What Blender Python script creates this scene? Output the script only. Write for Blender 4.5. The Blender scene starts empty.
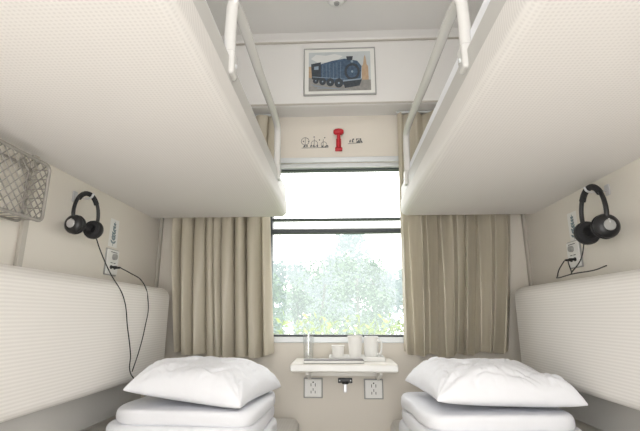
import bpy, bmesh, math, random
from mathutils import Vector, Matrix, noise
random.seed(4)
scene = bpy.context.scene
scene.view_settings.view_transform = 'Standard'
COL = scene.collection

# ---------------------------------------------------------------- materials
def mat(name, col, rough=0.6, metal=0.0, emit=None, estr=0.0, bump=None, var=None, sheen=0.0):
    m = bpy.data.materials.new(name); m.use_nodes = True
    nt = m.node_tree; b = nt.nodes['Principled BSDF']
    b.inputs['Base Color'].default_value = (*col, 1)
    b.inputs['Roughness'].default_value = rough
    b.inputs['Metallic'].default_value = metal
    if sheen: b.inputs['Sheen Weight'].default_value = sheen
    if emit:
        b.inputs['Emission Color'].default_value = (*emit, 1)
        b.inputs['Emission Strength'].default_value = estr
    tc = nt.nodes.new('ShaderNodeTexCoord')
    if var:
        n = nt.nodes.new('ShaderNodeTexNoise'); n.inputs['Scale'].default_value = var[0]
        n.inputs['Detail'].default_value = 4
        nt.links.new(tc.outputs['Object'], n.inputs['Vector'])
        mx = nt.nodes.new('ShaderNodeMix'); mx.data_type = 'RGBA'
        mx.inputs['A'].default_value = (*col, 1); mx.inputs['B'].default_value = (*var[1], 1)
        nt.links.new(n.outputs['Fac'], mx.inputs['Factor'])
        nt.links.new(mx.outputs['Result'], b.inputs['Base Color'])
    if bump:
        n = nt.nodes.new('ShaderNodeTexNoise'); n.inputs['Scale'].default_value = bump[0]
        n.inputs['Detail'].default_value = 3
        nt.links.new(tc.outputs['Object'], n.inputs['Vector'])
        bp = nt.nodes.new('ShaderNodeBump'); bp.inputs['Strength'].default_value = bump[1]
        bp.inputs['Distance'].default_value = bump[2]
        nt.links.new(n.outputs['Fac'], bp.inputs['Height'])
        nt.links.new(bp.outputs['Normal'], b.inputs['Normal'])
    return m

def mat_pattern(name, c1, c2, mode, period, rough=0.6, bumpd=0.001):
    """woven / ribbed pattern made with wave textures in object space"""
    m = bpy.data.materials.new(name); m.use_nodes = True
    nt = m.node_tree; b = nt.nodes['Principled BSDF']; b.inputs['Roughness'].default_value = rough
    tc = nt.nodes.new('ShaderNodeTexCoord')
    sep = nt.nodes.new('ShaderNodeSeparateXYZ'); nt.links.new(tc.outputs['Object'], sep.inputs[0])
    def sine(axis, per):
        a = nt.nodes.new('ShaderNodeMath'); a.operation = 'MULTIPLY'; a.inputs[1].default_value = 2*math.pi/per
        nt.links.new(sep.outputs[axis], a.inputs[0])
        s = nt.nodes.new('ShaderNodeMath'); s.operation = 'SINE'; nt.links.new(a.outputs[0], s.inputs[0])
        h = nt.nodes.new('ShaderNodeMath'); h.operation = 'MULTIPLY_ADD'
        h.inputs[1].default_value = .5; h.inputs[2].default_value = .5
        nt.links.new(s.outputs[0], h.inputs[0]); return h
    if mode == 'ribs':
        f = sine('Z', period)
    else:
        a = sine('X', period); c = sine('Y', period)
        f = nt.nodes.new('ShaderNodeMath'); f.operation = 'MULTIPLY'
        nt.links.new(a.outputs[0], f.inputs[0]); nt.links.new(c.outputs[0], f.inputs[1])
    mx = nt.nodes.new('ShaderNodeMix'); mx.data_type = 'RGBA'
    mx.inputs['A'].default_value = (*c1, 1); mx.inputs['B'].default_value = (*c2, 1)
    nt.links.new(f.outputs[0], mx.inputs['Factor']); nt.links.new(mx.outputs['Result'], b.inputs['Base Color'])
    bp = nt.nodes.new('ShaderNodeBump'); bp.inputs['Strength'].default_value = .2; bp.inputs['Distance'].default_value = bumpd
    nt.links.new(f.outputs[0], bp.inputs['Height']); nt.links.new(bp.outputs['Normal'], b.inputs['Normal'])
    return m

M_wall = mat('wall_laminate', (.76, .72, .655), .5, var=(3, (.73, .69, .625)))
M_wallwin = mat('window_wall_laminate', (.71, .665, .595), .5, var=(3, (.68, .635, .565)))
M_ceil = mat('ceiling_white', (.75, .74, .725), .45, var=(2, (.73, .72, .705)))
M_floor = mat('floor_vinyl', (.47, .43, .37), .5, var=(20, (.41, .37, .32)))
M_trim = mat('trim_beige', (.48, .45, .40), .45)
M_under = mat_pattern('bunk_underside_dotted', (.77, .745, .72), (.675, .65, .63), 'dots', .009, bumpd=.0005)
M_fascia = mat('bunk_fascia', (.58, .57, .545), .45, var=(6, (.54, .53, .51)))
M_back = mat_pattern('backrest_ribbed', (.80, .775, .74), (.72, .695, .66), 'ribs', .010, bumpd=.0008)
M_cush = mat_pattern('seat_fabric', (.74, .72, .69), (.68, .66, .63), 'dots', .012)
M_linen = mat('white_linen', (.86, .87, .91), .85, bump=(6, .6, .03))
M_quilt = mat('quilt_linen', (.84, .85, .89), .9, bump=(8, .45, .02))
M_rail = mat('rail_enamel', (.66, .65, .63), .25)
M_black = mat('black_plastic', (.012, .012, .014), .35)
M_rubber = mat('black_foam', (.02, .02, .022), .85)
M_silver = mat('silver_plastic', (.6, .6, .62), .3, .6)
M_white = mat('white_plastic', (.82, .82, .80), .35)
M_grey = mat('grey_plastic', (.36, .36, .35), .4)
M_table = mat('table_laminate', (.82, .80, .75), .3)
M_red = mat('red_plastic', (.50, .012, .025), .4)
M_frame = mat('window_dark_gasket', (.05, .06, .065), .5)
M_alu = mat('window_aluminium', (.62, .64, .65), .4, .3)
M_paper = mat('paper_cup', (.86, .85, .82), .6)
M_dark = mat('magazine_cover', (.06, .06, .065), .4, var=(30, (.2, .19, .18)))
M_cable = mat('cable_black', (.015, .015, .015), .5)
M_wire = mat('rack_wire', (.33, .31, .285), .35, .3)
M_ink = mat('sticker_ink', (.09, .10, .11), .6)
M_bluei = mat('sticker_blue', (.20, .27, .30), .6)

def mat_curtain():
    m = bpy.data.materials.new('curtain_fabric'); m.use_nodes = True
    nt = m.node_tree; nt.nodes.clear()
    o = nt.nodes.new('ShaderNodeOutputMaterial')
    tc = nt.nodes.new('ShaderNodeTexCoord')
    n = nt.nodes.new('ShaderNodeTexNoise'); n.inputs['Scale'].default_value = 40
    mp = nt.nodes.new('ShaderNodeMapping'); mp.inputs['Scale'].default_value = (1, 1, .08)
    nt.links.new(tc.outputs['Object'], mp.inputs[0]); nt.links.new(mp.outputs[0], n.inputs['Vector'])
    mx = nt.nodes.new('ShaderNodeMix'); mx.data_type = 'RGBA'
    mx.inputs['A'].default_value = (.62, .57, .465, 1); mx.inputs['B'].default_value = (.50, .455, .365, 1)
    nt.links.new(n.outputs['Fac'], mx.inputs['Factor'])
    d = nt.nodes.new('ShaderNodeBsdfPrincipled'); d.inputs['Roughness'].default_value = .35
    t = nt.nodes.new('ShaderNodeBsdfTranslucent')
    nt.links.new(mx.outputs['Result'], d.inputs[0]); nt.links.new(mx.outputs['Result'], t.inputs[0])
    s = nt.nodes.new('ShaderNodeMixShader'); s.inputs[0].default_value = .15
    nt.links.new(d.outputs[0], s.inputs[1]); nt.links.new(t.outputs[0], s.inputs[2])
    nt.links.new(s.outputs[0], o.inputs[0]); return m
M_curt = mat_curtain()

def mat_glass(name, gl=.06, tint=(.96, .98, .98)):
    m = bpy.data.materials.new(name); m.use_nodes = True
    nt = m.node_tree; nt.nodes.clear()
    o = nt.nodes.new('ShaderNodeOutputMaterial')
    a = nt.nodes.new('ShaderNodeBsdfTransparent'); a.inputs[0].default_value = (*tint, 1)
    g = nt.nodes.new('ShaderNodeBsdfGlossy'); g.inputs['Roughness'].default_value = .03
    s = nt.nodes.new('ShaderNodeMixShader'); s.inputs[0].default_value = gl
    nt.links.new(a.outputs[0], s.inputs[1]); nt.links.new(g.outputs[0], s.inputs[2])
    nt.links.new(s.outputs[0], o.inputs[0]); return m
M_glass = mat_glass('window_glass'); M_tumbler = mat_glass('tumbler_glass', .12, (.975, .985, .985))

# ---------------------------------------------------------------- helpers
def finish(name, bm, m, parent=None, smooth=False, bevel=0, seg=3, angle=40):
    me = bpy.data.meshes.new(name); bm.normal_update(); bm.to_mesh(me); bm.free()
    ob = bpy.data.objects.new(name, me); COL.objects.link(ob)
    ms = m if isinstance(m, (list, tuple)) else [m]
    for x in ms: me.materials.append(x)
    if smooth or bevel:
        for p in me.polygons: p.use_smooth = True
    if bevel:
        md = ob.modifiers.new('bev', 'BEVEL'); md.width = bevel; md.segments = seg; md.limit_method = 'ANGLE'
        md.angle_limit = math.radians(angle); md.harden_normals = True
    if parent: ob.parent = parent
    return ob

def grp(name, loc=(0, 0, 0), rot=(0, 0, 0)):
    e = bpy.data.objects.new(name, None); e.empty_display_size = .05
    e.location = loc; e.rotation_euler = rot; COL.objects.link(e); return e

def add_box(bm, x0, x1, y0, y1, z0, z1, mi=0):
    vs = [bm.verts.new(p) for p in ((x0,y0,z0),(x1,y0,z0),(x1,y1,z0),(x0,y1,z0),(x0,y0,z1),(x1,y0,z1),(x1,y1,z1),(x0,y1,z1))]
    for f in ((3,2,1,0),(4,5,6,7),(0,1,5,4),(1,2,6,5),(2,3,7,6),(3,0,4,7)):
        fc = bm.faces.new([vs[i] for i in f]); fc.material_index = mi

def box(name, b, m, parent=None, bevel=0, seg=3):
    bm = bmesh.new(); add_box(bm, *b); return finish(name, bm, m, parent, bevel=bevel, seg=seg)

def boxes(name, bs, m, parent=None, bevel=0):
    bm = bmesh.new()
    for b in bs: add_box(bm, *b)
    return finish(name, bm, m, parent, bevel=bevel)

def tube(name, pts, r, m, parent=None, smooth=True, cyclic=False, res=6):
    cu = bpy.data.curves.new(name, 'CURVE'); cu.dimensions = '3D'; cu.bevel_depth = r; cu.bevel_resolution = res
    cu.use_fill_caps = True
    sp = cu.splines.new('BEZIER' if smooth else 'POLY')
    if smooth:
        sp.bezier_points.add(len(pts)-1)
        for p, c in zip(sp.bezier_points, pts):
            p.co = c; p.handle_left_type = p.handle_right_type = 'AUTO'
    else:
        sp.points.add(len(pts)-1)
        for p, c in zip(sp.points, pts): p.co = (*c, 1)
    sp.use_cyclic_u = cyclic
    cu.materials.append(m)
    tmp = bpy.data.objects.new(name, cu); COL.objects.link(tmp)
    dg = bpy.context.evaluated_depsgraph_get(); me = bpy.data.meshes.new_from_object(tmp.evaluated_get(dg))
    bpy.data.objects.remove(tmp); ob = bpy.data.objects.new(name, me); COL.objects.link(ob)
    if not me.materials: me.materials.append(m)
    for p in me.polygons: p.use_smooth = True
    if parent: ob.parent = parent
    return ob

def lathe(name, prof, m, parent=None, loc=(0,0,0), rot=(0,0,0), seg=32):
    bm = bmesh.new(); rings = []
    for r, z in prof:
        rings.append([bm.verts.new((r*math.cos(2*math.pi*i/seg), r*math.sin(2*math.pi*i/seg), z)) for i in range(seg)] if r > 1e-6 else [bm.verts.new((0,0,z))])
    for a, b in zip(rings, rings[1:]):
        for i in range(seg):
            j = (i+1) % seg
            if len(a) == 1 and len(b) == 1: continue
            if len(a) == 1: bm.faces.new((a[0], b[j], b[i]))
            elif len(b) == 1: bm.faces.new((a[i], a[j], b[0]))
            else: bm.faces.new((a[i], a[j], b[j], b[i]))
    bmesh.ops.recalc_face_normals(bm, faces=bm.faces)
    ob = finish(name, bm, m, parent, smooth=True); ob.location = loc; ob.rotation_euler = rot
    ob.data.set_sharp_from_angle(angle=math.radians(45))
    return ob

def profile_y(name, prof, y0, y1, m, parent=None):
    """extrude an X/Z profile along Y"""
    bm = bmesh.new()
    a = [bm.verts.new((x, y0, z)) for x, z in prof]; b = [bm.verts.new((x, y1, z)) for x, z in prof]
    n = len(prof)
    for i in range(n):
        bm.faces.new((a[i], a[(i+1) % n], b[(i+1) % n], b[i]))
    bm.faces.new(list(reversed(a))); bm.faces.new(b)
    bmesh.ops.recalc_face_normals(bm, faces=bm.faces)
    return finish(name, bm, m, parent)

# ---------------------------------------------------------------- dimensions
XL, XR = -.97, .972
YW = 2.20; Y0 = -.35
ZC = 2.53
WX0, WX1, WZ0, WZ1 = -.375, .375, .895, 1.825

# ---------------------------------------------------------------- shell
box('floor', (XL-.05, XR+.05, Y0, YW+.08, -.05, 0), M_floor)
box('ceiling', (XL-.05, XR+.05, Y0, YW+.08, ZC, ZC+.05), M_ceil)
box('wall_left', (XL-.05, XL, Y0, YW+.08, 0, ZC), M_wall)
box('wall_right', (XR, XR+.05, Y0, YW+.08, 0, ZC), M_wall)
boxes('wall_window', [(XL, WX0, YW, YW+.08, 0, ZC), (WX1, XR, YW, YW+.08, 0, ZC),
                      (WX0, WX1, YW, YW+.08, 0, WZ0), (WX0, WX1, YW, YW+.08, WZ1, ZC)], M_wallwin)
boxes('wall_corridor', [(XL, -.62, Y0-.04, Y0, 0, ZC), (.64, XR, Y0-.04, Y0, 0, ZC), (-.62, .64, Y0-.04, Y0, 2.15, ZC)], M_wall)
# header fascia carrying the picture
profh = bmesh.new()
pf = [(2.20, 2.105), (2.075, 2.105), (2.068, 2.115), (2.068, 2.49), (2.06, 2.51), (2.03, 2.53), (2.20, 2.53)]
a = [profh.verts.new((XL, y, z)) for y, z in pf]; b = [profh.verts.new((XR, y, z)) for y, z in pf]
for i in range(len(pf)):
    j = (i+1) % len(pf); profh.faces.new((a[i], a[j], b[j], b[i]))
profh.faces.new(a); profh.faces.new(list(reversed(b)))
bmesh.ops.recalc_face_normals(profh, faces=profh.faces)
finish('trim_header', profh, M_ceil)
box('trim_4', (XL, XR, 2.062, 2.0675, 2.107, 2.117), M_trim, bevel=.002)
box('trim_5', (XL, XR, 2.056, 2.0675, 2.487, 2.495), M_trim, bevel=.002)
# wall panel joints
box('trim_1', (XL, XL+.012, 1.205, 1.228, 0, 1.50), M_trim, bevel=.002)
box('trim_2', (XL, XL+.015, YW-.02, YW, 0, 2.1), M_trim, bevel=.002)
box('trim_3', (XR-.015, XR, YW-.02, YW, 0, 2.1), M_trim, bevel=.002)
box('baseboard_window', (-.19, .22, YW-.01, YW, 0, .08), M_trim, bevel=.002)

# ---------------------------------------------------------------- window
win = grp('window_1')
boxes('gasket', [(WX0, WX0+.014, YW+.01, YW+.07, WZ0, WZ1), (WX1-.014, WX1, YW+.01, YW+.07, WZ0, WZ1),
                 (WX0, WX1, YW+.01, YW+.07, WZ0, WZ0+.010), (WX0, WX1, YW+.03, YW+.07, WZ1-.033, WZ1-.027)], M_frame, win)
boxes('sash_bars', [(WX0, WX1, YW+.015, YW+.06, 1.432, 1.452), (WX0, WX1, YW+.015, YW+.06, 1.504, 1.513)], M_frame, win)
boxes('sash_ledge', [(WX0+.014, WX1-.014, YW+.03, YW+.055, 1.452, 1.462), (WX0+.014, WX1-.014, YW+.01, YW+.07, 1.80, 1.825)], M_alu, win)
bm = bmesh.new()
vs = [bm.verts.new(p) for p in ((WX0, YW+.05, WZ0), (WX1, YW+.05, WZ0), (WX1, YW+.05, WZ1), (WX0, YW+.05, WZ1))]
bm.faces.new(vs); finish('pane', bm, M_glass, win)
boxes('casing', [(WX0-.025, WX0, YW-.010, YW, WZ0-.03, WZ1+.03), (WX1, WX1+.025, YW-.010, YW, WZ0-.03, WZ1+.03),
                 (WX0, WX1, YW-.010, YW, WZ1, WZ1+.03), (WX0, WX1, YW-.010, YW, WZ0-.028, WZ0)], M_alu, win, bevel=.003)

# ---------------------------------------------------------------- curtains
def curtain(name, xi_top, xi_mid, xi_bot, xo_top, xo_bot, zt, zb, seed, nf, jit=.03):
    rnd = random.Random(seed)
    NU, NV = 360, 60; bm = bmesh.new(); rows = []
    ph = [rnd.uniform(0, 6.28) for _ in range(6)]
    for j in range(NV+1):
        v = j/NV; z = zt+(zb-zt)*v
        if v < .45: xi = xi_top+(xi_mid-xi_top)*(v/.45)
        else: xi = xi_mid+(xi_bot-xi_mid)*((v-.45)/.55)
        xo = xo_top+(xo_bot-xo_top)*v**1.5
        row = []
        low = max(0, min(1, (v-.42)/.15))
        for i in range(NU+1):
            u = i/NU
            uu = u+jit*math.sin(u*9+ph[0])+.012*math.sin(u*21+ph[1]+v*2.0)
            th = uu*nf*math.pi
            amp = (.060+.014*math.sin(u*9+ph[2]+v))*(1+.35*low)
            s = math.sqrt(math.sin(th+.3*math.sin(v*3+ph[3]))**2+.015)
            y = 2.186-amp*s**.9+.006*math.sin(2.6*th+ph[4]+v*2)+.007*noise.noise(Vector((u*9, v*2.5, seed)))
            lim = 2.102 if low < .2 else 2.085
            x = xi+(xo-xi)*u+.010*math.sin(2*th)
            zz = z+(.006*math.sin(th+1)+.010*math.sin(u*5+ph[5]))*(v > .98)
            row.append(bm.verts.new((x, max(lim, min(y, 2.187)), zz)))
        rows.append(row)
    for r0, r1 in zip(rows, rows[1:]):
        for i in range(NU): bm.faces.new((r0[i], r0[i+1], r1[i+1], r1[i]))
    g = grp(name); finish('cloth', bm, M_curt, g, smooth=True)
    tube('rail', [(min(xi_top, xo_top), 2.15, zt+.006), (max(xi_top, xo_top), 2.15, zt+.006)], .006, M_alu, g, smooth=False)
    return g
curtain('window_curtain', -.345, -.372, -.335, -.895, -.81, 2.09, .812, 1, 8.5)
curtain('window_curtain', .325, .312, .300, .935, .80, 2.09, .822, 1, 8.0, .025)

# ---------------------------------------------------------------- bunks
def rounded_profile(x0, x1, z0, z1, r, corners, n=6):
    out = []
    for key, cx, cz, a0 in (('bl', x0, z0, 180), ('br', x1, z0, 270), ('tr', x1, z1, 0), ('tl', x0, z1, 90)):
        if key in corners:
            rr = corners[key]
            ox = cx + (rr if key[1] == 'l' else -rr); oz = cz + (rr if key[0] == 'b' else -rr)
            for k in range(n+1):
                an = math.radians(a0+90*k/n); out.append((ox+rr*math.cos(an), oz+rr*math.sin(an)))
        else: out.append((cx, cz))
    return out

def smooth_angle(ob, a=50):
    for p in ob.data.polygons: p.use_smooth = True
    ob.data.set_sharp_from_angle(angle=math.radians(a))

ZU = 1.495
def upper_bunk(side):
    g = grp('upper_bunk')
    if side < 0: x0, x1 = XL, -.268; c = {'br': .03, 'tr': .012}
    else: x0, x1 = .316, XR; c = {'bl': .03, 'tl': .012}
    ye = 2.092
    o = profile_y('pan', rounded_profile(x0, x1, ZU, ZU+.085, .03, c), .12, ye, M_under, g); smooth_angle(o)
    w = (x0, x1-.006) if side < 0 else (x0+.006, x1)
    o = profile_y('fascia', rounded_profile(w[0], w[1], ZU+.083, ZU+.155, .01, {'tr': .01} if side < 0 else {'tl': .01}), .12, ye, M_fascia, g); smooth_angle(o)
    o = profile_y('mattress', rounded_profile(x0+.02, x1-.03, ZU+.155, ZU+.225, .02, {'tr': .025, 'tl': .025}), .15, ye-.02, M_quilt, g); smooth_angle(o)
    rx = -.280 if side < 0 else .327
    s = -side
    yn, yf = .955, (1.80 if side < 0 else 1.90)
    zn, zf = (1.838 if side < 0 else 1.825), 1.858
    tube('guard_rail', [(rx, yn, 1.61), (rx, yn, zn-.055), (rx, yn+.008, zn-.018), (rx, yn+.04, zn), (rx, (yn+yf)/2, (zn+zf)/2+.003), (rx, yf-.04, zf),
                        (rx, yf-.008, zf-.018), (rx, yf, zf-.055), (rx, yf, 1.61)], .0155, M_rail, g)
    for yy in (yn, yf):
        box('bracket', (rx-.018, rx+.018, yy-.022, yy+.022, ZU+.10, ZU+.17), M_rail, g, bevel=.008)
        lathe('screw', [(0, 0), (.006, 0), (.005, .003), (0, .004)], M_alu, g, (rx+s*.018, yy, ZU+.13), (0, s*math.pi/2, 0), 12)
    return g
upper_bunk(-1); upper_bunk(1)

def lower_bunk(side):
    g = grp('lower_bunk')
    x0, x1 = (XL+.021, -.20) if side < 0 else (.235, XR-.021)
    box('base', (x0+(0 if side < 0 else .03), x1-(.03 if side < 0 else 0), .12, YW-.022, 0, .40), M_fascia, g, bevel=.005)
    cn = {'tr': .035, 'br': .02} if side < 0 else {'tl': .035, 'bl': .02}
    o = profile_y('seat_cushion', rounded_profile(x0, x1, .40, .52, .03, cn), .12, YW-.022, M_cush, g); smooth_angle(o)
    return g
lower_bunk(-1); lower_bunk(1)

def backrest(side):
    g = grp('bunk_backrest')
    if side < 0: x0, x1 = XL+.021, XL+.135; c = {'br': .035, 'tr': .05}
    else: x0, x1 = XR-.146, XR-.021; c = {'bl': .035, 'tl': .05}
    o = profile_y('pad', rounded_profile(x0, x1, .735, 1.132, .03, c, 10), .12, 2.06, M_back, g); smooth_angle(o)
    z = (XL+.021, XL+.045) if side < 0 else (XR-.045, XR-.021)
    box('support', (z[0], z[1], .15, 2.05, .60, .74), M_fascia, g, bevel=.004)
    return g
backrest(-1); backrest(1)

# ---------------------------------------------------------------- bedding
def pillow_mesh(name, W, D, T, m, parent, seed, pinch=.045, n=3.2, nu=110, nv=90, wr=.012, under=.042):
    bm = bmesh.new(); top, bot = [], []
    for j in range(nv+1):
        v = -1+2*j/nv; rt, rb = [], []
        for i in range(nu+1):
            u = -1+2*i/nu
            us = math.sin(u*math.pi/2)*.55+u*.45; vs_ = math.sin(v*math.pi/2)*.55+v*.45
            e = (max(0, 1-abs(us)**n)*max(0, 1-abs(vs_)**n))**.42
            x = us*W/2*(1-pinch*(1-vs_*vs_)); y = vs_*D/2*(1-pinch*(1-us*us))
            q = Vector((us*2.0+seed*7, vs_*2.0, seed*3.1))
            w1 = noise.noise(q*.9)*wr*1.8-max(0, 1-abs(noise.noise(q*1.5+Vector((0, 0, 9))))*6)*wr*.6
            w1 -= max(0, 1-abs(noise.noise(q*2.6+Vector((4, 0, 3))))*7)*wr*.4
            ang = math.atan2(vs_-math.copysign(1, vs_), us-math.copysign(1, us))
            cd = math.hypot(abs(us)-1, abs(vs_)-1)
            w1 += .6*wr*math.sin(ang*13+seed)*math.exp(-cd*1.8)
            ed = .005*noise.noise(Vector((us*3, vs_*3, seed+20)))
            zt = (T-under)*e+w1*min(1, e*1.3); zb = -under*e
            zl = -.012*(abs(us*vs_))**3
            border = i in (0, nu) or j in (0, nv)
            vt = bm.verts.new((x+ed, y+ed, zt+zl)); rt.append(vt)
            rb.append(vt if border else bm.verts.new((x+ed, y+ed, zb+zl)))
        top.append(rt); bot.append(rb)
    for j in range(nv):
        for i in range(nu):
            bm.faces.new((top[j][i], top[j][i+1], top[j+1][i+1], top[j+1][i]))
            f = (bot[j][i], bot[j+1][i], bot[j+1][i+1], bot[j][i+1])
            try: bm.faces.new(f)
            except ValueError: pass
    return finish(name, bm, m, parent, smooth=True)

def quilt_fold(name, W, D, T, m, parent, seed, z, dx=0):
    bm = bmesh.new(); NA, NR = 120, 18; rings = []
    def P(a, k):
        ca, sa = math.cos(a), math.sin(a); e = 2/7
        px = math.copysign(abs(ca)**e, ca)*W/2; py = math.copysign(abs(sa)**e, sa)*D/2
        ph = -math.pi/2+math.pi*k/NR
        c = max(0, math.cos(ph)); rr = c**.55
        inset = T*.45*(1-rr)
        zz = math.copysign(abs(math.sin(ph))**.8, ph)*T/2
        nz = noise.noise(Vector((px*7+seed, py*7, zz*6+seed)))
        return (dx+px*(1-inset*2/W)+nz*.016*ca, py*(1-inset*2/D)+nz*.016*sa, z+zz*(1+.12*nz))
    for k in range(NR+1):
        rings.append([bm.verts.new(P(2*math.pi*i/NA, k)) for i in range(NA)])
    for a, b in zip(rings, rings[1:]):
        for i in range(NA):
            j = (i+1) % NA; bm.faces.new((a[i], a[j], b[j], b[i]))
    bm.faces.new(list(reversed(rings[0]))); bm.faces.new(rings[-1])
    return finish(name, bm, m, parent, smooth=True)

def bedding(side):
    if side < 0: g = grp('folded_quilt', (-.535, 1.72, .527), (0, 0, math.radians(-3)))
    else: g = grp('folded_quilt', (.510, 1.70, .527), (0, 0, math.radians(3)))
    quilt_fold('fold_1', .54, .50, .062, M_quilt, g, 3+side, .033)
    quilt_fold('fold_2', .53, .49, .056, M_quilt, g, 8+side, .088, .008*side)
    quilt_fold('fold_3', .51, .47, .050, M_quilt, g, 13+side, .138, -.005*side)
    if side < 0: p = grp('bed_pillow', (-.503, 1.70, .741), (0, math.radians(5), math.radians(-10)))
    else: p = grp('bed_pillow', (.530, 1.68, .741), (0, math.radians(2), math.radians(5)))
    pillow_mesh('pillowcase', .440 if side < 0 else .490, .43, .140, M_linen, p, 2 if side < 0 else 5)
bedding(-1); bedding(1)

# ---------------------------------------------------------------- table
t = grp('folding_table')
TZ = .796
boxes('table_top', [(-.222, .252, 1.93, YW-.012, TZ-.038, TZ)], M_table, t, bevel=.012)
box('edge_band', (-.218, .248, 1.9275, 1.935, TZ-.032, TZ-.006), M_white, t, bevel=.003)
box('wall_mount', (-.170, .200, YW-.05, YW-.001, .715, TZ-.037), M_table, t, bevel=.004)
for x in (-.150, .180):
    bm = bmesh.new()
    pr = [(YW-.002, .759), (1.99, .759), (1.99, .742), (YW-.05, .70), (YW-.002, .70)]
    a = [bm.verts.new((x-.006, y, z)) for y, z in pr]; b = [bm.verts.new((x+.006, y, z)) for y, z in pr]
    for i in range(5): bm.faces.new((a[i], a[(i+1) % 5], b[(i+1) % 5], b[i]))
    bm.faces.new(a); bm.faces.new(list(reversed(b))); bmesh.ops.recalc_face_normals(bm, faces=bm.faces)
    finish('support_bracket', bm, M_table, t)

def cup(loc, name='paper_cup', h=.10, rt=.038, rb=.027, m=M_paper):
    g = grp(name, loc)
    lathe('body', [(0, .003), (rb, .003), (rb, 0), (rb+.001, 0), (rt, h), (rt+.0025, h+.002), (rt+.002, h+.004), (rt-.001, h+.002), (rb-.001, .005), (0, .005)], m, g)
    return g
def mug(loc, h=.10, r=.036, ang=0):
    g = grp('coffee_mug', loc, (0, 0, ang))
    lathe('body', [(0, 0), (r*.8, 0), (r*.9, .006), (r, .03), (r, h), (r-.002, h+.002), (r-.005, h), (r-.005, .01), (0, .008)], M_white, g)
    tube('handle', [(r-.002, 0, h*.82), (r+.016, 0, h*.80), (r+.021, 0, h*.5), (r+.012, 0, h*.24), (r-.003, 0, h*.22)], .0045, M_white, g)
    return g
g = grp('serving_tray', (.075, 2.085, TZ))
box('base', (-.125, .125, -.065, .065, 0, .006), M_white, g, bevel=.002)
boxes('lip', [(-.128, .128, -.068, -.062, 0, .020), (-.128, .128, .062, .068, 0, .020), (-.128, -.122, -.062, .062, 0, .020), (.122, .128, -.062, .062, 0, .020)], M_white, g, bevel=.002)
cup((.070, 2.085, TZ+.008), h=.098, rt=.034, rb=.026); mug((.146, 2.085, TZ+.008), .098, .034, math.radians(-35))
cup((-.012, 2.085, TZ+.008), 'paper_cup', .055, .03, .024)
cup((-.152, 2.09, TZ), 'drinking_glass', .118, .027, .022, M_tumbler)
g = grp('magazine', (-.030, 1.975, TZ), (0, 0, math.radians(2)))
box('pages', (-.13, .13, -.035, .030, .001, .011), M_paper, g, bevel=.002)
box('cover', (-.132, .132, -.037, .032, .011, .0135), M_dark, g)
box('back_cover', (-.132, .132, -.037, .032, 0, .0015), M_dark, g)

# sockets
def socket(x, z):
    g = grp('wall_socket', (x, YW, z))
    box('surround', (-.047, .047, -.006, 0, -.047, .047), M_grey, g, bevel=.003)
    box('plate', (-.041, .041, -.011, -.005, -.041, .041), M_white, g, bevel=.003)
    bs = [(-.012, -.009, -.0118, -.0108, .008, .022), (.009, .012, -.0118, -.0108, .008, .022), (-.0015, .0015, -.0118, -.0108, -.012, 0)]
    for sx in (-1, 1):
        bs.append((sx*.01-.0015, sx*.01+.0015, -.0118, -.0108, -.024, -.012))
    bs.append((-.003, .003, -.0118, -.0108, .024, .03))
    boxes('slots', bs, M_black, g)
    return g
socket(-.135, .655); socket(.160, .652)
g = grp('bottle_opener', (.022, YW, .690))
box('plate', (-.035, .035, -.008, 0, -.012, .012), M_black, g, bevel=.003)
tube('hook', [(-.012, -.008, -.006), (-.012, -.025, -.010), (0, -.028, -.011), (.012, -.025, -.010), (.012, -.008, -.006)], .003, M_black, g)
box('tongue', (-.008, .008, -.006, 0, -.055, -.012), M_silver, g, bevel=.002)
for sx in (-1, 1): lathe('screw', [(0, 0), (.004, 0), (.003, .002), (0, .0025)], M_silver, g, (sx*.027, -.008, 0), (math.pi/2, 0, 0), 12)

# ---------------------------------------------------------------- framed locomotive picture
P_sky = mat('picture_sky', (.58, .62, .62), .5, var=(14, (.40, .44, .46)))
P_gnd = mat('picture_ground', (.36, .35, .33), .5, var=(60, (.16, .16, .16)))
P_blue = mat('picture_locomotive_blue', (.006, .018, .05), .4, var=(80, (.10, .17, .26)))
P_dk = mat('picture_dark', (.012, .016, .025), .5, var=(80, (.06, .075, .09)))
P_lt = mat('picture_highlight', (.24, .31, .38), .5)
P_red = mat('picture_brick', (.38, .23, .13), .6, var=(60, (.50, .40, .28)))
P_frame = mat('picture_frame_silver', (.38, .38, .37), .35, .3)
pic = grp('framed_picture', (.012, 2.067, 2.303))
W2, H2 = .197, .143
boxes('frame', [(-W2, W2, -.014, 0, H2-.006, H2), (-W2, W2, -.014, 0, -H2, -H2+.006), (-W2, -W2+.006, -.014, 0, -H2+.006, H2-.006), (W2-.006, W2, -.014, 0, -H2+.006, H2-.006)], P_frame, pic, bevel=.002)
box('mount', (-W2+.005, W2-.005, -.008, -.001, -H2+.005, H2-.005), mat('picture_mount', (.74, .74, .71), .6), pic)
PS = .93
def flat(name, pts, m, d):
    bm = bmesh.new(); vs = [bm.verts.new((x*PS, -d, z*PS)) for x, z in pts]; bm.faces.new(vs)
    return finish(name, bm, m, pic)
def disc(cx, cz, r, sx=1, n=20): return [(cx+sx*r*math.cos(2*math.pi*i/n), cz+r*math.sin(2*math.pi*i/n)) for i in range(n)]
iw, ih = .182, .128
flat('sky', [(-iw, -ih), (iw, -ih), (iw, ih), (-iw, ih)], P_sky, .0085)
flat('ground', [(-iw, -ih), (iw, -ih), (iw, -.06), (-iw, -.04)], P_gnd, .0088)
flat('smoke', [(-.17, .085), (-.14, .112), (-.08, .105), (-.03, .115), (.02, .10), (-.01, .075), (-.07, .06), (-.13, .06)], mat('picture_smoke', (.66, .67, .66), .6), .0089)
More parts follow.
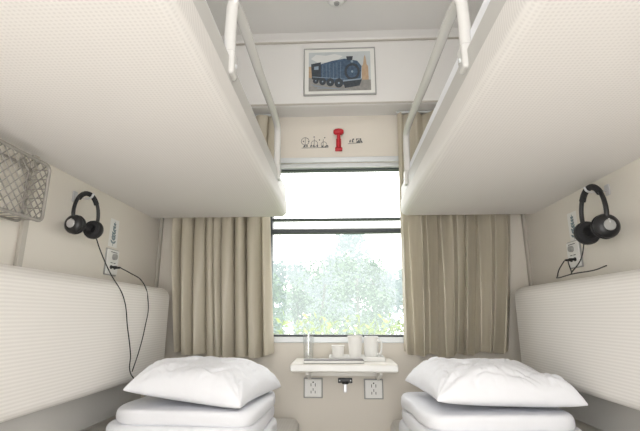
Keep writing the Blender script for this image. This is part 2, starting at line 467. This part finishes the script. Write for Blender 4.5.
flat('station', [(-iw, -.05), (-.12, -.05), (-.12, .03), (-.135, .055), (-.15, .03), (-iw, .035)], P_red, .0087)
flat('tower', [(.130, -.06), (.170, -.06), (.168, .03), (.160, .04), (.155, .085), (.150, .105), (.144, .085), (.139, .04), (.132, .03)], P_red, .0089)
flat('boiler', [(-.14, -.05), (.02, -.090), (.122, -.075), (.130, .03), (.105, .066), (.03, .082), (-.04, .070), (-.14, .040)], P_blue, .0091)
flat('cab', [(-.163, -.05), (-.11, -.06), (-.11, .062), (-.168, .050)], P_dk, .0093)
flat('cab_window', [(-.150, .012), (-.124, .012), (-.124, .036), (-.150, .032)], P_lt, .0095)
flat('smokebox_door', disc(.074, -.005, .056, .82), P_dk, .0094)
flat('smokebox_ring', disc(.074, -.005, .040, .8), P_blue, .0096)
flat('smokebox_hub', disc(.074, -.005, .008, .8), P_lt, .0097)
flat('headlamp', disc(.074, .062, .008), P_lt, .0097)
flat('chimney', [(.045, .07), (.075, .07), (.080, .097), (.040, .097)], P_dk, .0094)
flat('running_board', [(-.16, -.036), (.03, -.055), (.03, -.052), (-.16, -.032)], P_lt, .0096)
for i, (x, r) in enumerate(((-.140, .020), (-.100, .024), (-.055, .027), (-.005, .030))):
    flat('wheel', disc(x, -.060-.006*i, r, .85), P_dk, .0098); flat('wheel_hub', disc(x, -.060-.006*i, r*.22, .85), P_lt, .010)
flat('buffer_beam', [(.02, -.070), (.130, -.058), (.130, -.050), (.02, -.060)], P_lt, .0099)
flat('cowcatcher', [(.02, -.070), (.130, -.058), (.115, -.098), (.03, -.112)], P_dk, .0099)
for i in range(6): flat('boiler_band', [(-.10+i*.021, -.04-.004*i), (-.0985+i*.021, -.04-.004*i), (-.0985+i*.021, .045+.003*i), (-.10+i*.021, .045+.003*i)], P_lt, .0096)
for i in range(3): flat('track', [(-.17+.02*i, -.086-.012*i), (.0+.05*i, -.122), (.006+.05*i, -.122), (-.17+.02*i, -.083-.012*i)], P_lt, .0090)

# ---------------------------------------------------------------- safety hammer
h = grp('safety_hammer', (0.003, YW, 1.955))
box('holder', (-.014, .014, -.012, 0, -.055, .01), M_red, h, bevel=.004)
box('holder_foot', (-.020, .020, -.020, 0, -.065, -.045), M_red, h, bevel=.004)
tube('handle', [(0, -.022, -.05), (0, -.024, 0), (0, -.024, .035)], .010, M_red, h)
lathe('head', [(0, -.029), (.010, -.028), (.017, -.018), (.019, 0), (.017, .018), (.010, .028), (0, .029)], M_red, h, (0, -.024, .043), (0, math.pi/2, 0), 20)
lathe('tip_left', [(0, 0), (.004, 0), (0, .006)], M_silver, h, (-.028, -.024, .043), (0, -math.pi/2, 0), 10)
lathe('tip_right', [(0, 0), (.004, 0), (0, .006)], M_silver, h, (.028, -.024, .043), (0, math.pi/2, 0), 10)

# ---------------------------------------------------------------- wall stickers
def leaf_poly(cx, cz, L, w, ang):
    pts = []
    for k in range(7):
        s = k/6; pts.append((s*L, w*math.sin(math.pi*s)))
    for k in range(5, 0, -1):
        s = k/6; pts.append((s*L, -w*math.sin(math.pi*s)))
    ca, sa = math.cos(ang), math.sin(ang)
    return [(cx+x*ca-z*sa, cz+x*sa+z*ca) for x, z in pts]
def sticker(name, loc, rotz, shapes, m, lines=(), back=None):
    g = grp(name, loc, (0, 0, rotz))
    if back: box('film', (back[0], back[1], -.0008, 0, back[2], back[3]), M_white, g)
    bm = bmesh.new()
    for s in shapes:
        vs = [bm.verts.new((x, -.0014, z)) for x, z in s]; bm.faces.new(vs)
    finish('decal', bm, m, g)
    for l in lines: tube('stem', [(x, -.001, z) for x, z in l], .0012, m, g, res=2)
    return g
r = random.Random(3)
sh = []
ln = [[(-.07, -.03), (-.07, .03)], [(-.02, -.03), (-.018, .025)], [(.03, -.03), (.032, .02)], [(-.09, -.03), (.06, -.03)],
      disc(-.07, .01, .022)+[(-.048, .01)], disc(-.018, -.005, .018)+[(0, -.005)], disc(.035, -.01, .015)]
for i in range(8): sh.append(leaf_poly(-.08+.02*i, -.028, .018, .004, r.uniform(.6, 2.4)))
for i in range(5): sh.append(disc(-.08+.03*i, r.uniform(0, .035), .004, n=8))
sticker('wall_sticker', (-.115, YW, 1.945), 0, sh, M_ink, ln)
sh = [leaf_poly(-.02+.018*i, -.01, .022, .004, r.uniform(.3, 2.6)) for i in range(5)]+[disc(.0+.02*i, .012, .005, n=8) for i in range(3)]
sticker('wall_sticker', (.085, YW, 1.950), 0, sh, M_ink, [[(-.03, -.014), (.05, -.01)], disc(.03, .004, .012)])
def plant_shapes(seed):
    r = random.Random(seed); s = []
    for k in range(7):
        z = -.045+.013*k
        s.append(leaf_poly(0, z, .026-.002*k, .005, math.radians(40+r.uniform(-12, 12))))
        s.append(leaf_poly(0, z, .026-.002*k, .005, math.radians(140+r.uniform(-12, 12))))
    return s
bk = (-.034, .034, -.06, .06)
sticker('wall_sticker', (XL, 1.735, 1.345), math.radians(90), plant_shapes(1), M_bluei, [[(0, -.055), (0, .05)]], bk)
sticker('wall_sticker', (XR, 1.755, 1.360), math.radians(-90), plant_shapes(2), M_bluei, [[(0, -.055), (0, .05)]], bk)

# ---------------------------------------------------------------- audio control panels
def control(side, y, z):
    g = grp('audio_control_panel', (XL if side < 0 else XR, y, z), (0, 0, math.radians(90 if side < 0 else -90)))
    box('surround', (-.048, .048, -.006, 0, -.056, .056), M_grey, g, bevel=.003)
    box('plate', (-.044, .044, -.012, -.004, -.052, .052), M_white, g, bevel=.004)
    lathe('volume_knob', [(0, 0), (.013, 0), (.012, .012), (0, .013)], M_grey, g, (0, -.012, .022), (math.pi/2, 0, 0), 20)
    for sx in (-1, 1):
        lathe('jack', [(0, 0), (.008, 0), (.008, .003), (.004, .003), (.004, .001), (0, .001)], M_black, g, (sx*.014, -.012, -.022), (math.pi/2, 0, 0), 16)
        lathe('plug', [(0, 0), (.004, 0), (.005, .006), (.0045, .022), (.002, .028), (0, .028)], M_black, g, (sx*.014, -.013, -.022), (math.pi/2, 0, 0), 12)
    boxes('labels', [(-.025, .025, -.0125, -.0118, .040, .043), (-.02, -.004, -.0125, -.0118, -.005, -.002), (.004, .02, -.0125, -.0118, -.005, -.002)], M_ink, g)
    return g
control(-1, 1.735, 1.22); control(1, 1.765, 1.245)

# ---------------------------------------------------------------- headphones
def headphones(side, y, z, sc, rotz, off=.065):
    x = XL+off if side < 0 else XR-off
    g = grp('headphones', (x, y, z), (0, 0, rotz))
    R = .062*sc
    arc = [(R*math.cos(a)*1.0, 0, R*1.25*math.sin(a)) for a in [math.radians(-20+220*k/14) for k in range(15)]]
    tube('headband', arc, .0060*sc, M_black, g)
    pad = [(R*.96*math.cos(a), 0, R*1.22*math.sin(a)) for a in [math.radians(40+100*k/8) for k in range(9)]]
    tube('headband_pad', pad, .0085*sc, M_rubber, g)
    for s in (-1, 1):
        ex = s*R*.90; ez = -.044*sc
        tube('yoke', [(s*R*.94, 0, -R*.39), (s*R*1.05, 0, -R*.5), (s*R*1.06, 0, ez)], .0045*sc, M_silver, g)
        ro = (0, -s*math.pi/2, 0)
        lathe('ear_cup', [(0, -.012*sc), (.020*sc, -.012*sc), (.030*sc, -.004*sc), (.033*sc, .004*sc), (.031*sc, .010*sc), (0, .010*sc)], M_black, g, (ex, 0, ez), ro)
        lathe('cup_badge', [(0, 0), (.015*sc, 0), (.013*sc, .003), (0, .0035)], M_grey if side > 0 else M_silver, g, (s*(abs(ex)+.012*sc), 0, ez), (0, s*math.pi/2, 0))
        lathe('ear_cushion', [(.010*sc, .010*sc), (.026*sc, .009*sc), (.033*sc, .015*sc), (.030*sc, .024*sc), (.019*sc, .026*sc), (.011*sc, .018*sc), (.010*sc, .010*sc)], M_rubber, g, (ex, 0, ez), ro)
    k = grp('wall_hook', (XL if side < 0 else XR, y, z+R*1.25-.012))
    sx = 1 if side < 0 else -1
    box('plate', (0, .006, -.012, .012, -.02, .02) if side < 0 else (-.006, 0, -.012, .012, -.02, .02), M_silver, k, bevel=.002)
    tube('peg', [(sx*.004, 0, -.002), (sx*off*.6, 0, -.006), (sx*(off+.01), 0, -.003), (sx*(off+.018), 0, .012)], .004, M_silver, k)
    return g
headphones(-1, 1.44, 1.355, 1.04, math.radians(84), .055)
headphones(1, 1.500, 1.352, 1.30, math.radians(-93), .065)
def cable(pts):
    g = grp('headphone_cable'); tube('cord', pts, .0021, M_cable, g, res=3)
cable([(-.90, 1.49, 1.285), (-.895, 1.52, 1.24), (-.865, 1.55, 1.16), (-.828, 1.60, 1.07), (-.823, 1.65, .95), (-.821, 1.69, .85), (-.820, 1.70, .785), (-.80, 1.705, .755)])
cable([(-.928, 1.748, 1.196), (-.905, 1.78, 1.18), (-.860, 1.81, 1.145), (-.828, 1.82, 1.05), (-.824, 1.80, .95), (-.821, 1.76, .86), (-.820, 1.715, .785)])
cable([(.930, 1.780, 1.220), (.91, 1.785, 1.19), (.88, 1.75, 1.157), (.845, 1.68, 1.142), (.850, 1.58, 1.148), (.865, 1.48, 1.150), (.850, 1.38, 1.155)])
cable([(.930, 1.752, 1.220), (.92, 1.73, 1.20), (.90, 1.68, 1.165), (.87, 1.62, 1.16), (.885, 1.58, 1.20), (.900, 1.565, 1.27)])

# ---------------------------------------------------------------- wire basket rack (left wall)
k = grp('wire_basket')
xr = XL+.075; xb = XL+.008; ya, yb, za, zb = .78, 1.195, 1.275, 1.450
def rr(y0, y1, z0, z1, rd, x):
    pts = []
    for cy, cz, a0 in ((y1-rd, z1-rd, 0), (y0+rd, z1-rd, 90), (y0+rd, z0+rd, 180), (y1-rd, z0+rd, 270)):
        for q in range(5):
            a = math.radians(a0+90*q/4); pts.append((x, cy+rd*math.cos(a), cz+rd*math.sin(a)))
    return pts
tube('front_frame', rr(ya, yb, za, zb, .018, xr), .0052, M_wire, k, smooth=False, cyclic=True)
tube('back_frame', rr(ya, yb, za, zb, .018, xb), .0038, M_wire, k, smooth=False, cyclic=True)
bm = bmesh.new()
def rod(bm, p, q, r=.0018):
    p, q = Vector(p), Vector(q); d = (q-p); L = d.length
    m4 = Matrix.Translation((p+q)/2) @ d.to_track_quat('Z', 'Y').to_matrix().to_4x4()
    bmesh.ops.create_cone(bm, cap_ends=True, segments=6, radius1=r, radius2=r, depth=L, matrix=m4)
st = .029; hh = zb-za
y = ya-hh
while y < yb:
    for sg in (1, -1):
        z0, z1 = (za, zb) if sg > 0 else (zb, za)
        s0 = max(0, (ya-y)/hh); s1 = min(1, (yb-y)/hh)
        if s1 > s0+.02:
            rod(bm, (xr-.002, y+s0*hh, z0+(z1-z0)*s0), (xr-.002, y+s1*hh, z0+(z1-z0)*s1))
    y += st
y = ya+.01
while y < yb:
    rod(bm, (xb, y, za), (xr, y, za)); y += st
for i in range(6):
    z = za+.012+i*(hh-.024)/5
    rod(bm, (xb, yb, z), (xr, yb, z)); rod(bm, (xb, ya, z), (xr, ya, z))
finish('mesh_wires', bm, M_wire, k, smooth=True)
for yy in (.90, 1.17):
    box('bracket', (XL, xb+.003, yy-.01, yy+.01, zb-.012, zb+.02), M_wire, k, bevel=.002)

# ---------------------------------------------------------------- ceiling devices
g = grp('smoke_detector', (.0, 1.775, ZC))
lathe('housing', [(0, 0), (.045, 0), (.045, -.012), (.035, -.024), (.018, -.030), (0, -.031)], M_white, g)
lathe('vent', [(.0, -.030), (.014, -.030), (.012, -.037), (0, -.038)], M_grey, g)
g = grp('ceiling_fill_light', (.02, 1.0, ZC))  # unseen lamp, added as fill; domed so its sides brighten the ceiling
lathe('rim', [(.175, 0), (.180, -.008), (.172, -.014), (.160, -.010)], M_white, g, seg=48)
lathe('fill_dome', [(0, -.085), (.06, -.080), (.11, -.064), (.145, -.038), (.160, -.008)], mat('fill_dome', (.9, .9, .88), .4, emit=(1, .96, .90), estr=9), g, seg=48)

# ---------------------------------------------------------------- outside
haze_glow = (.84, .95, .96)  # aerial haze painted in as a pale glow on grass, leaves and trunks
M_grass = mat('grass', (.13, .18, .07), .9, var=(1.5, (.18, .22, .10)), emit=haze_glow, estr=.2)
M_tree1 = mat('foliage_hazy', (.09, .13, .075), .9, var=(1.2, (.05, .09, .05)), emit=haze_glow, estr=.47)
M_tree3 = mat('foliage_far', (.06, .08, .065), .9, var=(.8, (.04, .06, .05)), emit=haze_glow, estr=.72)
M_tree2 = mat('foliage_near', (.12, .17, .04), .9, var=(6, (.20, .25, .06)), emit=haze_glow, estr=.25)
M_trunk = mat('trunk', (.10, .10, .09), .9, emit=haze_glow, estr=.42)
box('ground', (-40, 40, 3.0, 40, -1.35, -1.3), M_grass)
def tree(x, y, h, seed, m, nl=1500, ls=1.0):
    r = random.Random(seed); g = grp('tree', (x, y, -1.3))
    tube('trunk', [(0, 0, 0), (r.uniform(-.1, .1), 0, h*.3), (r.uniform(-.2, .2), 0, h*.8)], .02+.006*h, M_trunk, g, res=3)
    bm = bmesh.new()
    cl = []
    for k in range(15):
        zz = h*r.uniform(.22, .95); w = h*.20*(1.3-.9*zz/h)
        cl.append((Vector((r.uniform(-1, 1)*w, r.uniform(-1, 1)*w*.8, zz)), h*.11*r.uniform(.7, 1.2)))
    for k in range(nl):
        c, rad = r.choice(cl)
        d = Vector((r.gauss(0, 1), r.gauss(0, 1), r.gauss(0, 1))).normalized()*rad*r.uniform(.4, 1.1)
        p = c+d; e = Vector((r.uniform(-1, 1), r.uniform(-1, 1), r.uniform(-1, .6))).normalized()*r.uniform(.09, .17)*ls
        s = e.cross(Vector((r.uniform(-1, 1), r.uniform(-1, 1), r.uniform(-1, 1)))).normalized()*.045*ls
        bm.faces.new([bm.verts.new(q) for q in (p, p+e*.5+s, p+e, p+e*.5-s)])
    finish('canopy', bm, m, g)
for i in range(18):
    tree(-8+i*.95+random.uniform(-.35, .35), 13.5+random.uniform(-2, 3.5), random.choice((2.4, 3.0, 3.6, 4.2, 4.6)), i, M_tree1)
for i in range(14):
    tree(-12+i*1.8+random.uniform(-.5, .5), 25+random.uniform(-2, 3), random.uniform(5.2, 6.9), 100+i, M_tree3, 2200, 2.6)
def shrub(x, y, seed):
    r = random.Random(seed); g = grp('shrub', (x, y, -1.3)); bm = bmesh.new()
    for k in range(40):
        a = r.uniform(0, 6.28); L = r.uniform(1.5, 2.4); b = Vector((r.uniform(-.2, .2), r.uniform(-.15, .15), 0))
        d = Vector((math.cos(a)*.2, math.sin(a)*.2, 1)).normalized()
        s = Vector((-math.sin(a), math.cos(a), 0))*.012
        p0, p1, p2 = b, b+d*L*.6, b+d*L+Vector((math.cos(a)*.10, math.sin(a)*.10, -.03))
        v = [bm.verts.new(q) for q in (p0-s, p0+s, p1+s, p2, p1-s)]; bm.faces.new(v)
        for q in range(16):
            c = b+d*L*r.uniform(.35, 1); e = Vector((r.uniform(-1, 1), r.uniform(-1, 1), r.uniform(-.3, 1))).normalized()*.10
            w = Vector((e.y, -e.x, .3)).normalized()*.022
            v = [bm.verts.new(t) for t in (c, c+e*.5+w, c+e, c+e*.5-w)]; bm.faces.new(v)
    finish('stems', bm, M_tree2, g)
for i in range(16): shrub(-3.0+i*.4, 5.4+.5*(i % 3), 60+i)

# ---------------------------------------------------------------- light
w = bpy.data.worlds.new('sky'); scene.world = w; w.use_nodes = True
bg = w.node_tree.nodes['Background']; bg.inputs[0].default_value = (1, .985, .96, 1); bg.inputs[1].default_value = 4.3
sun = bpy.data.lights.new('sun', 'SUN'); sun.energy = 3.5; sun.angle = .05; sun.color = (1, .95, .86)
so = bpy.data.objects.new('sun', sun); COL.objects.link(so)
so.rotation_euler = Vector((-.25, .8, -1.3)).to_track_quat('-Z', 'Y').to_euler()

# ---------------------------------------------------------------- camera
cam = bpy.data.cameras.new('camera'); cam.sensor_width = 36; cam.lens = 420/640*36; cam.clip_start = .02
co = bpy.data.objects.new('camera', cam); COL.objects.link(co)
co.location = (0, 0, 1.0)
co.rotation_euler = (math.radians(90+13.4), 0, math.radians(2.65))
scene.camera = co
